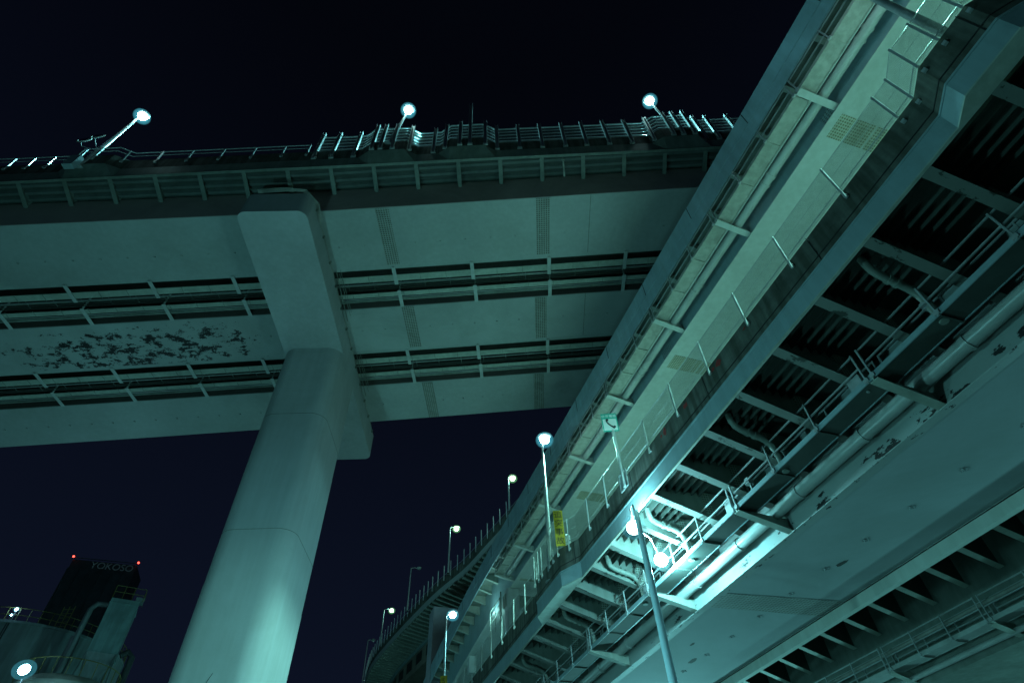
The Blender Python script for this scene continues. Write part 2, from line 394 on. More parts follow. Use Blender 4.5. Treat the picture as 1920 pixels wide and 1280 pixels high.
lx = [-44, -42, -40, -38, -36, -34.2, -32.6, -31.1, -29.9, -28.7, -27.4, -26.5, -25.6, -24.0, -22.0, -20.1, -18.1, -16.1, -14.2, -12.6]
for x in lx:
    b = MB(); b.bar(A(x, ey(x) + .02, 36.35), A(x, ey(x) - .03, 37.85), .09, .05, (0, 1, 0)); b.box(A, x - .07, x + .07, ey(x) - .06, ey(x) + .06, 36.3, 36.5)
    b.build('post', GALV, lr)
xr2 = [x for x in sorted(set(lx + xe)) if -44.1 <= x <= -12.5]
for zz, r in ((37.83, .035), (37.35, .02)):
    b = MB(); b.tube([A(x, ey(x) - .02, zz) for x in xr2], r, 6); b.build('rail', GALVD, lr)

# ---------------------------------------------------------------- pier of viaduct A
pier = thing('bridge_pier', 'huge rounded T shaped pier carrying the high viaduct, left of centre', 'pier')
PD = Vector((-0.045, 1, 0)).normalized(); PX = Vector((1, 0.045, 0)).normalized()
PO = Vector((-13.3, 16.2, 0))
def Pm(x, y, z): q = PO + PX * x + PD * y; return Vector((q.x, q.y, z + EYE))
def rrect(x0, x1, y0, y1, r, n=8):
    pts = []
    for cx, cy, a in ((x1 - r, y1 - r, 0), (x0 + r, y1 - r, 90), (x0 + r, y0 + r, 180), (x1 - r, y0 + r, 270)):
        for k in range(n + 1):
            t = radians(a + 90 * k / n); pts.append((cx + r * cos(t), cy + r * sin(t)))
    return pts
sec = rrect(-2.0, 2.0, 0, 23.3, 0.55)
b = MB(); b.sweep([[Pm(x, y, z) for x, y in sec] for z in (29.9, 31.95)])
cap = b.build('cap_beam', PIERM, pier, True)
sec = rrect(-2.0, 2.0, 10.6, 15.6, 0.95, 10)
b = MB(); zs = [-EYE, 4, 8.6, 8.64, 13.5, 13.54, 18, 22, 22.04, 26, 29.9]
b.sweep([[Pm(x, y, z) for x, y in (rrect(-1.99, 1.99, 10.61, 15.59, 0.95, 10) if z in (8.64, 13.54, 22.04) else sec)] for z in zs])
b.build('column', PIERM, pier, True)
for z_ in (7.9, 16.2, 24.0):
    b = MB(); b.sweep([[Pm(x, y, z) for x, y in rrect(-2.004, 2.004, 10.596, 15.604, 0.954, 10)] for z in (z_, z_ + .03)]); b.build('weld_seam', DARKP, pier)
b = MB(); pts_ = [Pm(-.35 + .12 * sin(k * 1.7) + .05 * k, 10.585, 5.0 + .55 * k) for k in range(9)]
for p_, q_ in zip(pts_, pts_[1:]): b.bar(p_, q_, .018, .01)
b.build('paint_crack', BLACK, pier)
for k in range(4):                                      # conduits clamped over the near corner and down the side
    b = MB(); off = 0.07 * k
    pts = [Pm(-1.2, -0.1 - off, 31.9), Pm(0.4, -0.15 - off, 32.0), Pm(1.4 + off, -0.1 - off * .6, 31.98), Pm(2.0 + off, 0.6, 31.8), Pm(2.08 + off, 1.6, 31.4)]
    b.tube(pts, 0.022, 6); b.build('conduit', CREAM, pier, True)
b = MB(); b.tube([Pm(2.06, 0.3 + k * 0.9, 31.72 + 0.05 * sin(k * 2.3)) for k in range(25)], 0.03, 6); b.build('conduit', CREAM, pier)
for k in range(12):
    b = MB(); b.box(Pm, 2.0, 2.12, 0.9 + 1.9 * k, 1.0 + 1.9 * k, 31.55, 31.8); b.build('conduit_clamp', DARKP, pier)
for ya, yb in ((5.6, 9.1), (13.1, 16.8)):               # short access ladders beside the gaps
    b = MB()
    for t in (0, 1): b.bar(Pm(2.25, ya + 0.4 * t, 31.9), Pm(2.35, yb + 0.4 * t, 31.4), .04, .04)
    for k in range(10):
        q = k / 9; b.bar(Pm(2.25 + .1 * q, ya + (yb - ya) * q, 31.9 - .5 * q), Pm(2.25 + .1 * q, ya + .4 + (yb - ya) * q, 31.9 - .5 * q), .03, .03)
    b.bar(Pm(2.5, ya, 32.0), Pm(2.6, yb, 31.9), .03, .03); b.bar(Pm(2.5, ya, 31.6), Pm(2.6, yb, 31.5), .03, .03)
    b.build('access_ladder', DARKP, pier)

# ================================================================ LOWER ROAD B2 (near, right)
S0, S1 = -14.0, 110.0
low = thing('lower_elevated_road', 'nearest elevated road overhead on the right with netted parapet and inspection walkways', 'elevated road')
def O2(s):                                             # lamp bays push the edge out
    a = max(0, min(1, (s + 0.85) / 0.6)) * max(0, min(1, (1.75 - s) / 0.6)) if -1 < s < 2 else 0
    c = lerp([(23.7, 0), (24.9, 0.55), (28.3, 0.55), (29.1, 0)], s)
    d = lerp([(48.2, 0), (49.0, 0.5), (52, 0.5), (53, 0)], s)
    return -(0.42 * a + c + d)
s2 = [S0, -0.85, -0.25, 1.15, 1.75, 12, 23.7, 24.9, 28.3, 29.1, 40, 48.2, 49, 52, 53, 64, S1]
def bsweep(sec, name, m, ss=None, parent=low, smooth=False):
    b = MB(); b.sweep([[B(u, s, z) for (u, z) in (sec(s) if callable(sec) else sec)] for s in (ss or [S0, 10, 25, 40, 55, S1])])
    return b.build(name, m, parent, smooth)
bsweep(lambda s: [(11.60 + O2(s), 13.19), (11.85 + O2(s), 13.19), (11.80 + O2(s), 14.38), (11.62 + O2(s), 14.38)], 'parapet', CONC, s2)
bsweep(lambda s: [(11.585 + O2(s), 13.47), (11.6 + O2(s), 13.47), (11.6 + O2(s), 13.50), (11.585 + O2(s), 13.50)], 'parapet_joint', BLACK, s2)
bsweep(lambda s: [(11.56 + O2(s), 12.48), (11.60 + O2(s), 12.48), (11.60 + O2(s), 13.186), (11.56 + O2(s), 13.186)], 'fascia_plate', BLUEP, s2)
bsweep(lambda s: [(11.53 + O2(s), 13.14), (11.558 + O2(s), 13.14), (11.558 + O2(s), 13.2), (11.53 + O2(s), 13.2)], 'fascia_lip', BLUEP, s2)
bsweep(lambda s: [(11.54 + O2(s), 12.43), (11.63, 12.43), (11.63, 12.476), (11.54 + O2(s), 12.476)], 'edge_flange', LIT, s2)
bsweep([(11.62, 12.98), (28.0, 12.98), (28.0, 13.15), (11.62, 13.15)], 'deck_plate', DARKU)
bsweep([(11.86, 13.154), (28.0, 13.154), (28.0, 13.2), (11.86, 13.2)], 'carriageway', mat('pale_bounce_roadway', (0.38, 0.38, 0.36), .9))  # road surface lightened so it bounces lamp light onto the upper soffit
for s_, l_, h_ in ((11.0, .5, .35), (11.35, .25, .2), (13.3, .45, .3), (14.9, .3, .45), (15.2, .18, .2), (9.4, .2, .15)):
    b = MB(); b.face([B(11.594, s_ + l_ * .5 * cos(2 * pi * k / 11) * random.uniform(.45, 1), 14.1 + h_ * .5 * sin(2 * pi * k / 11) * random.uniform(.45, 1)) for k in range(11)])
    b.build('rust_stain', mat('red_rust_stain', (0.30, 0.035, 0.03), .9, var=.3, scale=5), low)
# vertical joints in the concrete
for s in [x for x in range(-12, 74, 6)]:
    b = MB(); b.box(B, 11.583 + O2(s), 11.6 + O2(s), s - .012, s + .012, 13.2, 14.37); b.build('parapet_joint', BLACK, low)
# box girder 1
PEELB = peel_mat('peeling_web_paint', (0.36, 0.40, 0.39), RUST, tuple(Dv), (0, 0, 1), (14.5, 16.0, 10.35 + EYE, 0.50), thr=0.56, scale=(0.9, 2.2))
BX0, BX1, BZ = 15.6, 21.3, 10.28
b = MB()
b.sweep([[B(u, s, z) for u, z in ((BX0, BZ), (BX1, BZ), (BX1, 12.97), (BX0, 12.97))] for s in [S0, 10, 25, 40, 55, S1]])
for k in range(24):                                    # inspection lugs in a line under the soffit
    s = 1.1 + 2.23 * k
    for (du, ds) in ((-.09, 0), (.09, 0), (0, -.09), (0, .09)):
        b.box(B, 18.58 + du - .035, 18.58 + du + .035, s + ds - .035, s + ds + .035, BZ - .035, BZ - .002)
box1 = b.build('box_girder', mat('teal_soffit_paint', (0.40, 0.44, 0.45), 0.8, var=0.08, scale=0.25), low)
bsweep([(BX0 - .012, BZ + .03), (BX0 - .002, BZ + .03), (BX0 - .002, 12.9), (BX0 - .012, 12.9)], 'web_plate', PEELB)
bsweep([(BX0 - .10, BZ - .03), (BX0 + .25, BZ - .03), (BX0 + .25, BZ - .003), (BX0 - .10, BZ - .003)], 'bottom_flange', peel_mat('peeling_flange_paint', (0.40, 0.44, 0.43), RUST, tuple(Dv), tuple(Uv), (16, 22, 15.7, 0.6), thr=0.60, scale=(1.6, 3)))
b = MB(); b.hexa([B(15.75, 19.5, BZ - .02), B(21.2, 19.0, BZ - .02), B(21.2, 20.5, BZ - .02), B(15.75, 20.8, BZ - .02), B(15.75, 19.5, BZ - .004), B(21.2, 19.0, BZ - .004), B(21.2, 20.5, BZ - .004), B(15.75, 20.8, BZ - .004)])
b.build('splice_plate', dots_mat('fine_bolt_rows', (0.34, 0.36, 0.34), (0.19, 0.2, 0.18), tuple(Uv), tuple(Dv), 0.16, 0.36), box1)
for (u, s, a, l) in ((18.9, 16.2, .3, .5), (18.3, 26.5, .2, .55), (17.4, 27.3, .5, .25), (17.2, 24.6, .2, .3)):   # flaked spots
    b = MB(); n = 12
    b.face([B(u + l * (0.6 + .4 * random.random()) * cos(2 * pi * k / n) * .35, s + l * (0.55 + .45 * random.random()) * sin(2 * pi * k / n) * .8, BZ - .002) for k in range(n)])
    b.build('flaked_patch', mat('bare_flaked_steel', (0.05, 0.055, 0.05), 0.8), box1)
# pale edge girder on the right of the soffit
bsweep([(BX1 + .004, 9.82), (BX1 + .30, 9.82), (BX1 + .30, 10.30), (BX1 + .004, 10.30)], 'edge_girder', mat('pale_edge_paint', (0.72, 0.76, 0.70), .55, var=.05, streak=.08))
bsweep([(BX1 - .03, 10.22), (BX1 + .002, 10.22), (BX1 + .002, 10.25), (BX1 - .03, 10.25)], 'seal_strip', BLACK)
# cantilever brackets, ribs
def bracket(s, u0, z0, u1, z1, top, m1, m2, par, drop=0.45):
    b = MB()
    b.hexa([B(u0, s - .012, z0), B(u0, s + .012, z0), B(u1, s + .012, z1), B(u1, s - .012, z1), B(u0, s - .012, top), B(u0, s + .012, top), B(u1, s + .012, top), B(u1, s - .012, top)])
    w = b.build('bracket_web', m1, par)
    b = MB()
    b.hexa([B(u0, s - .15, z0 - .03), B(u0, s + .15, z0 - .03), B(u1, s + .15, z1 - .03), B(u1, s - .15, z1 - .03), B(u0, s - .15, z0 - .003), B(u0, s + .15, z0 - .003), B(u1, s + .15, z1 - .003), B(u1, s - .15, z1 - .003)])
    b.build('bracket_flange', m2, w)
FLP = peel_mat('shaded_bracket_flange_paint', (0.17, 0.19, 0.17), (0.04, 0.05, 0.04), tuple(Uv), tuple(Dv), (12.6, 1.6, 20, 60), thr=0.58, scale=(1.5, 2.5))  # base darkened for the recess shade; the flaking is wear
for k in range(36):
    s = -3.2 + 2.0 * k
    bracket(s, 11.62, 12.46, 15.58, 11.25, 12.975, DARKP, FLP, low)
for u in (12.0, 12.35, 12.7, 13.05, 13.4, 13.75):
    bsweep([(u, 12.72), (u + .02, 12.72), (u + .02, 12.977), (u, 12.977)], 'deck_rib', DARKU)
for k in range(18):                                    # bolted stiffeners on alternate bracket webs
    s = -3.2 + 2.0 * k - .03
    b = MB(); b.box(B, 13.9, 14.25, s, s + .014, 11.9, 12.95); b.build('bolt_plate', DBOLTV, low)
for k in (-1.0, 5.5, 12.2, 18.35, 22.4, 27.9, 34.5):                       # elbowed drain pipes
    b = MB(); b.tube([B(12.3, k, 12.9), B(12.32, k, 12.62), B(12.4, k + .02, 12.45), B(12.58, k + .04, 12.36), B(12.85, k + .06, 12.30), B(13.3, k + .08, 12.2), B(13.52, k + .09, 12.12), B(13.72, k + .1, 11.96), B(13.82, k + .11, 11.75), B(13.86, k + .12, 11.4), B(13.86, k + .12, 10.9)], 0.115, 14)
    b.tube([B(12.85, k + .06, 12.30), B(12.95, k + .065, 12.278)], 0.145, 14); b.tube([B(13.1, k + .072, 12.244), B(13.2, k + .077, 12.222)], 0.145, 14)
    b.build('drain_pipe', DARKP, low, True)
# inspection walkway hung on the web
def walkway(par, u0, zf, s_list, posts, uw, zs, hangers, width=0.75, rail_m=GALVD, floor_m=PAINT, edge_m=BLUEP, skip=()):
    b = MB()
    b.sweep([[B(u, s, z) for u, z in ((u0 - .04, zf), (u0 + .0, zf), (u0 + .0, zf + .17), (u0 - .04, zf + .17))] for s in s_list]); b.build('toe_board', edge_m, par)
    b = MB(); b.sweep([[B(u, s, z) for u, z in ((u0 + .003, zf + .02), (u0 + width, zf + .02), (u0 + width, zf + .06), (u0 + .003, zf + .06))] for s in s_list]); b.build('walkway_floor', floor_m, par)
    b = MB(); b.sweep([[B(u, s, z) for u, z in ((u0 + width, zf), (u0 + width + .04, zf), (u0 + width + .04, zf + .17), (u0 + width, zf + .17))] for s in s_list]); b.build('toe_board', edge_m, par)
    for zz in (1.07, 0.60):
        for uu in (u0, u0 + width):
            segs = []
            for h0, h1 in zip(hangers, hangers[1:]):
                b = MB(); b.bar(B(uu, h0 + .22, zf + zz), B(uu, h1 - .02, zf + zz), .045, .045); b.build('handrail', rail_m, par)
    for s in posts:
        for uu in (u0 - .05, u0 + width):
            b = MB(); b.bar(B(uu, s, zf - .02), B(uu, s, zf + 1.09), .05, .05, tuple(Dv)); b.box(B, uu - .04, uu + .04, s - .08, s + .08, zf + .02, zf + .14); b.build('rail_post', rail_m, par)
        b = MB(); b.box(B, u0 + .01, u0 + width, s - .025, s + .025, zf - .03, zf + .017); b.build('floor_bearer', floor_m, par)
    for h in hangers:
        b = MB()
        b.hexa([B(u0 - .1, h - .02, zf - .10), B(u0 - .1, h + .02, zf - .10), B(uw, h + .02, zs), B(uw, h - .02, zs), B(u0 - .1, h - .02, zf + .0), B(u0 - .1, h + .02, zf + .0), B(uw, h + .02, zs + .5), B(uw, h - .02, zs + .5)])
        b.hexa([B(u0 - .1, h - .14, zf - .13), B(u0 - .1, h + .14, zf - .13), B(uw, h + .14, zs - .03), B(uw, h - .14, zs - .03), B(u0 - .1, h - .14, zf - .104), B(u0 - .1, h + .14, zf - .104), B(uw, h + .14, zs - .004), B(uw, h - .14, zs - .004)])
        b.build('hanger_bracket', LIT if par is low else PAINT2, par)
hang = [-12.8, -6.1, 0.6, 7.85, 14.75, 21.4, 27.9, 34.6, 41.3, 48, 54.7, 61.4]
posts = []
for h0, h1 in zip(hang, hang[1:]):
    posts += [h0 + .22] + [h0 + .22 + (h1 - h0 - .24) * k / 3 for k in (1, 2)] + [h1 - .02]
walkway(low, 13.6, 10.93, [S0, 10, 25, 40, 62], posts, BX0 - .02, BZ + .05, hang, floor_m=DARKU)
# pipes beside the walkway
b = MB(); b.tube([B(15.15, s, 10.98) for s in (S0, 10, 25, 40, 62)], 0.22, 20); b.build('main_pipe', PIPE, low, True)
for h in hang:
    for q in (2.2, 5.4):
        b = MB(); b.tube([B(15.15, h + q, 10.98), B(15.15, h + q + .16, 10.98)], 0.255, 20); b.build('pipe_collar', PIPE, low, True)
b = MB(); b.tube([B(14.75, s, 11.9) for s in (S0, 25, 62)], 0.09, 10); b.build('cable_duct', DARKP, low, True)
b = MB(); b.tube([B(14.75, s, 11.55) for s in (S0, 25, 62)], 0.07, 10); b.build('cable_duct', DARKP, low, True)

for s_, z_, w_, h_ in ((1.1, 11.2, .3, .35), (5.6, 11.5, .18, .22), (8.3, 11.15, .45, .4), (13.9, 11.5, .2, .25), (15.1, 11.2, .4, .5), (21.9, 11.25, .35, .3), (28.4, 11.2, .3, .4)):
    b = MB(); b.box(B, 13.72, 13.95, s_, s_ + w_, z_, z_ + h_); b.box(B, 13.80, 13.86, s_ + .05, s_ + .11, z_ - .25, z_ - .002); b.build('junction_box', GALVD, low)
for s0_, u_ in ((-3, 14.1), (9, 14.25), (20, 14.1)):
    b = MB(); b.tube([B(u_, s0_ + 1.5 * k, 11.62 - .09 * (k % 2) - .02 * k) for k in range(9)], .022, 6); b.build('sagging_cable', BLACK, low, True)
# inner recess, second walkway and second box
for k in range(24):
    s = 8.9 + 1.86 * k
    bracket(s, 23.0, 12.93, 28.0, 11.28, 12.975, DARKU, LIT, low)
for u in (22.3, 22.6, 22.9, 23.2, 23.5, 23.8, 24.1, 24.4, 24.7, 25.0, 25.3, 25.6):
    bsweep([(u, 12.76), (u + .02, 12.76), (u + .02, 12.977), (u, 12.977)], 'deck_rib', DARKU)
bsweep([(28.2, 8.7), (34.2, 8.7), (34.2, 13.3), (28.2, 13.3)], 'box_girder', DARKP)  # colour darkened to offset the added lamp below, not a duller paint
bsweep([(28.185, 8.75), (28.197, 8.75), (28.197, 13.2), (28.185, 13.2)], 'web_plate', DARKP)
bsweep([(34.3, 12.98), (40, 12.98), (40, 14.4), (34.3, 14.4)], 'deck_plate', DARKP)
hang2 = [3.4, 10.4, 17.4, 23.2, 29.4, 35.6, 41.8]
posts2 = []
for h0, h1 in zip(hang2, hang2[1:]):
    posts2 += [h0 + .22] + [h0 + .22 + (h1 - h0 - .24) * k / 3 for k in (1, 2)] + [h1 - .02]
walkway(low, 27.0, 9.32, [S0, 10, 25, 45], posts2, 28.18, 8.85, hang2, width=0.7, floor_m=PAINT2, edge_m=PAINT2, rail_m=GALV)
b = MB(); b.tube([B(27.9, s, 9.0) for s in (S0, 25, 45)], 0.12, 12); b.build('main_pipe', PIPE, low, True)
b = MB(); b.tube([B(27.45, s, 10.2) for s in (S0, 25, 45)], 0.09, 12); b.build('main_pipe', CREAM, low, True)
# columns under the lower road, beyond what the view takes in
for s in (-9.0, 100.0):
    q = thing('bridge_pier', 'column under the nearest elevated road, ' + ('behind the viewer' if s < 0 else 'beyond the front lamp pole'), 'pier')
    b = MB(); b.sweep([[B(18.5 + x, s + y, z) for x, y in rrect(-1.4, 1.4, -1.2, 1.2, .5)] for z in (-EYE, BZ - .01)]); b.build('column', PIERM, q, True)

# netted parapet fence on B2
nf = thing('netting_fence', 'wire netting fence with slanting bright posts along the near road parapet', 'fence')
mp2 = [-10.5, -8.2, -5.9, -3.6, -1.3, -0.2, 0.5, 1.12, 1.75, 2.25, 4.4, 6.8, 9.15, 11.5, 13.8, 16.1, 18.4, 20.2, 22.2, 24.2, 24.9, 25.6, 26.1, 27.2, 27.7, 28.3, 29.4, 31.5, 33.6, 36, 38.3, 40.6, 43, 45.3, 47.6, 50, 52.3, 54.6, 57, 59.3]
for i, s in enumerate(mp2):
    u = 11.53 + O2(s); b = MB()
    b.bar(B(u - .02, s, 13.95), B(u + .02, s, 15.66), .055, .055, tuple(Dv)) if s > 2.3 else b.bar(B(u, s, 14.3), B(u + .02, s, 15.66), .06, .06, tuple(Dv))
    b.box(B, u + .0, u + .07, s - .05, s + .05, 14.02, 14.12)
    b.build('post', GALV, nf)
sn = sorted(set(mp2 + [s for s in s2 if mp2[0] < s < mp2[-1]]))
for zz in (15.62, 14.5):
    b = MB(); b.tube([B(11.57 + O2(s), s, zz) for s in sn], .018, 6); b.build('rail', GALVD, nf)
b = MB(); b.tube([B(11.57 + O2(s), s, 15.05) for s in sn], .008, 4); b.build('tension_wire', GALVD, nf)
b = MB(); ua = 0
for s0_, s1_ in zip(sn, sn[1:]):
    p = [B(11.58 + O2(s0_), s0_, 14.38), B(11.58 + O2(s1_), s1_, 14.38), B(11.58 + O2(s1_), s1_, 15.62), B(11.58 + O2(s0_), s0_, 15.62)]
    L = (p[1] - p[0]).length; b.face(p, [(ua, 0), (ua + L, 0), (ua + L, 1.24), (ua, 1.24)]); ua += L
b.build('wire_net', NET, nf)

# ================================================================ UPPER ROAD B1 (behind and above B2)
upp = thing('upper_elevated_road', 'upper elevated road with blue fascia, service pipes and pale soffit behind the netted parapet', 'elevated road')
def dz1(s): return -0.0021 * max(0, s - 42) ** 2
s1_ = [-14, 0, 15, 30, 42, 47, 52, 57, 62, 68, 75, 82, 90]
def b1sweep(sec, name, m, ss=None, smooth=False):
    b = MB(); b.sweep([[B(u, s, z + dz1(s)) for (u, z) in sec] for s in (ss or s1_)])
    return b.build(name, m, upp, smooth)
def B1(u, s, z): return B(u, s, z + dz1(s))
b1sweep([(14.26, 25.64), (14.36, 25.64), (14.36, 26.7), (14.26, 26.7)], 'fascia_panel', BLUEF)
b1sweep([(14.28, 24.8), (14.36, 24.8), (14.36, 25.61), (14.28, 25.61)], 'fascia_beam', BLUEF)
b1sweep([(14.30, 25.606), (14.37, 25.606), (14.37, 25.645), (14.30, 25.645)], 'fascia_joint', BLACK)
for k in range(16):
    s = 1.2 + 5.1 * k
    b = MB(); b.box(B1, 14.245, 14.262, s - .015, s + .015, 25.66, 26.69); b.build('panel_joint', BLACK, upp)
b1sweep([(14.38, 25.3), (26.5, 25.3), (26.5, 25.6), (14.38, 25.6)], 'deck_slab', DARKP)
for k in range(46):
    s = -10 + 2.05 * k
    b = MB()
    b.hexa([B1(14.38, s - .015, 24.85), B1(14.38, s + .015, 24.85), B1(15.58, s + .015, 24.5), B1(15.58, s - .015, 24.5), B1(14.38, s - .015, 25.29), B1(14.38, s + .015, 25.29), B1(15.58, s + .015, 25.29), B1(15.58, s - .015, 25.29)])
    b.hexa([B1(14.38, s - .12, 24.82), B1(14.38, s + .12, 24.82), B1(15.58, s + .12, 24.47), B1(15.58, s - .12, 24.47), B1(14.38, s - .12, 24.847), B1(14.38, s + .12, 24.847), B1(15.58, s + .12, 24.497), B1(15.58, s - .12, 24.497)])
    b.build('cantilever_bracket', LIT, upp)
WEBB = mat('blue_green_web_paint', (0.32, 0.44, 0.48), 0.28, var=0.10, scale=0.9, streak=0.10)
b = MB(); b.sweep([[B1(u, s, z) for u, z in ((15.62, 22.4), (21.8, 22.4), (21.8, 25.29), (15.62, 25.29))] for s in s1_]); ub = b.build('box_girder', PAINT2, upp)
b1sweep([(15.60, 22.44), (15.617, 22.44), (15.617, 25.2), (15.60, 25.2)], 'web_plate', WEBB)
b1sweep([(15.45, 22.36), (15.8, 22.36), (15.8, 22.397), (15.45, 22.397)], 'bottom_flange', PAINT2)
for s in (4.55, 18.1, 31.4, 44.5):
    b = MB()
    for (ua_, ub_) in ((15.7, 16.5), (16.62, 17.5), (17.58, 18.4), (18.5, 19.4)):
        b.box(B, ua_, ub_, s - .48, s + .48, 22.375, 22.394)
    b.build('splice_plate', DBOLTB, ub)
for s in (4.3, 17.9, 31.2):
    b = MB(); b.box(B, 15.58, 15.598, s - .4, s + .4, 22.5, 23.1); b.build('splice_plate', dots_mat('bolted_web_plate', (0.3, 0.38, 0.4), (0.12, 0.14, 0.14), tuple(Dv), (0, 0, 1), 0.13, 0.3), ub)
hang3 = [-8.1, -2.1, 3.95, 9.99, 16.1, 22.1, 28.1, 34.0, 39.9, 45.0]
posts3 = []
for h0, h1 in zip(hang3, hang3[1:]):
    posts3 += [h0 + .22] + [h0 + .22 + (h1 - h0 - .24) * k / 3 for k in (1, 2)] + [h1 - .02]
walkway(upp, 14.0, 23.0, [-10, 10, 25, 45], posts3, 15.6, 22.55, hang3, width=0.62, floor_m=CREAM, edge_m=CREAM, rail_m=GALV)
b = MB(); b.tube([B(15.02, s, 22.98) for s in (-10, 10, 25, 45)], 0.20, 20); b.build('main_pipe', PIPE, upp, True)
for h in hang3[:-1]:
    b = MB(); b.tube([B(15.02, h + 3.3, 22.98), B(15.02, h + 3.45, 22.98)], 0.235, 20); b.tube([B(15.02, h + 3.75, 22.98), B(15.02, h + 3.85, 22.98)], 0.235, 20); b.build('pipe_collar', PIPE, upp, True)
b = MB(); b.tube([B(14.74, s, 23.06) for s in (-10, 45)], 0.035, 8); b.build('cable_duct', GALV, upp)
q = thing('bridge_pier', 'slim column standing against the far end of the upper road walkway', 'pier')
b = MB(); b.sweep([[B(15.75 + x, 46.2 + y, z) for x, y in rrect(-.55, .55, -.5, .5, .15, 4)] for z in (-EYE, 22.3)]); b.build('column', PIERM, q, True)
b = MB(); b.box(B, 15.1, 19.5, 46.0, 46.7, 20.9, 21.9); b.build('cross_beam', DARKP, q)
b = MB(); b.bar(B(14.9, 46.6, 15), B(14.9, 46.6, 22.3), .1, .1, tuple(Dv)); b.build('down_pipe', DARKP, q)
# ladder frame against the web
fr = MB()
for s in (48.2, 49.6, 51.0): fr.bar(B1(15.3, s, 20.3), B1(15.3, s, 22.6), .05, .05, tuple(Dv))
for z in (22.6, 21.5): fr.bar(B1(15.3, 48.2, z), B1(15.3, 51.0, z), .05, .05)
fr.build('guard_frame', DARKP, upp)

# ================================================================ FAR CURVED VIADUCT C
far = thing('curved_ramp', 'far curving ramp with slatted noise barrier at the lower centre', 'ramp')
K = 1.4
cp = [(-0.2, 41.5), (-3.14, 46.74), (-5.44, 50.8), (-8.22, 54.64), (-10.6, 58.4), (-14.4, 64.9), (-18.0, 71.7), (-20.1, 77.3), (-21.8, 84), (-22.5, 92)]
def crom(t):
    i = int(min(max(t, 0), len(cp) - 1.001)); f = t - i
    P = [Vector((*cp[min(max(i + k, 0), len(cp) - 1)], 0)) for k in (-1, 0, 1, 2)]
    return 0.5 * ((2 * P[1]) + (P[2] - P[0]) * f + (2 * P[0] - 5 * P[1] + 4 * P[2] - P[3]) * f * f + (3 * P[1] - P[0] - 3 * P[2] + P[3]) * f ** 3)
path = []
NT = 400; acc = 0; prev = crom(0) * K; arc = [(0, 0.0)]
for k in range(1, NT + 1):
    p_ = crom(9 * k / NT) * K; acc += (p_ - prev).length; prev = p_; arc.append((acc, 9 * k / NT))
CL = acc
def Cm(d, s, z):                       # d: to the right of the edge, s: arc length
    t = lerp(arc, s); p_ = crom(t) * K; q_ = crom(min(t + .02, 8.99)) * K; p2_ = crom(max(t - .02, 0)) * K
    tn = (q_ - p2_).normalized(); r = Vector((tn.y, -tn.x, 0))
    v = p_ + r * d
    return Vector((v.x, v.y, z + EYE))
cs = [CL * k / 40 for k in range(41)]
def csweep(sec, name, m):
    b = MB(); b.sweep([[Cm(d, s, z) for d, z in sec] for s in cs]); return b.build(name, m, far)
csweep([(-.05, 35.0), (.12, 35.0), (.12, 35.7), (-.05, 35.7)], 'fascia_beam', PAINT)
csweep([(0, 35.704), (.25, 35.704), (.2, 37.0), (.05, 37.0)], 'parapet', CONC)
csweep([(.13, 35.4), (11, 35.4), (11, 35.69), (.13, 35.69)], 'deck_slab', DARKP)
csweep([(3.7, 34.2), (4.1, 34.2), (4.1, 34.5), (3.7, 34.5)], 'cyan_flange', BLUEP)
csweep([(4.12, 31.6), (9.5, 31.6), (9.5, 35.35), (4.12, 35.35)], 'box_girder', mat('brown_far_web', (0.24, 0.21, 0.17), 0.7, var=0.2, scale=0.5))
n = int(CL / 1.15)
for k in range(min(n, 60)):
    s = 2 + k * 1.15
    if s > CL - 1: break
    b = MB(); b.hexa([Cm(.15, s - .2, 34.85), Cm(.15, s + .2, 34.85), Cm(4.08, s + .2, 34.3), Cm(4.08, s - .2, 34.3), Cm(.15, s - .2, 35.38), Cm(.15, s + .2, 35.38), Cm(4.08, s + .2, 35.38), Cm(4.08, s - .2, 35.38)])
    b.build('cantilever_bracket', LIT, far)
for k in range(10):
    s = 16 + 4.2 * k
    if s > CL - 4: break
    b = MB(); b.box(Cm, 4.08, 4.115, s, s + 2.4, 32.4, 33.8); b.build('web_opening', BLACK, far)
cf = thing('slatted_noise_barrier', 'row of upright bright slats along the edge of the far curving ramp', 'fence')
s = 3.0; k = 0
while s < CL - 1 and k < 95:
    b = MB(); b.bar(Cm(0.0, s, 36.4), Cm(-.02, s, 38.45), .10, .16, (0, 1, 0)); b.build('post', GALV, cf)
    s += 1.75 if k < 12 else 1.5; k += 1
for zz in (37.2,):
    b = MB(); b.tube([Cm(.05, q_, zz) for q_ in cs], .03, 5); b.build('rail', GALVD, cf)
q = thing('bridge_pier', 'grey pier slab under the far curving ramp beside the lower lamp', 'pier')
b = MB(); b.hexa([B(u, s_, z) for z in (-EYE, 31.5) for u, s_ in ((14.2, 71.5), (17.2, 71.5), (17.2, 74), (14.2, 74))]); b.build('column', mat('grey_pier_paint', (0.42, 0.40, 0.44), 0.6), q)

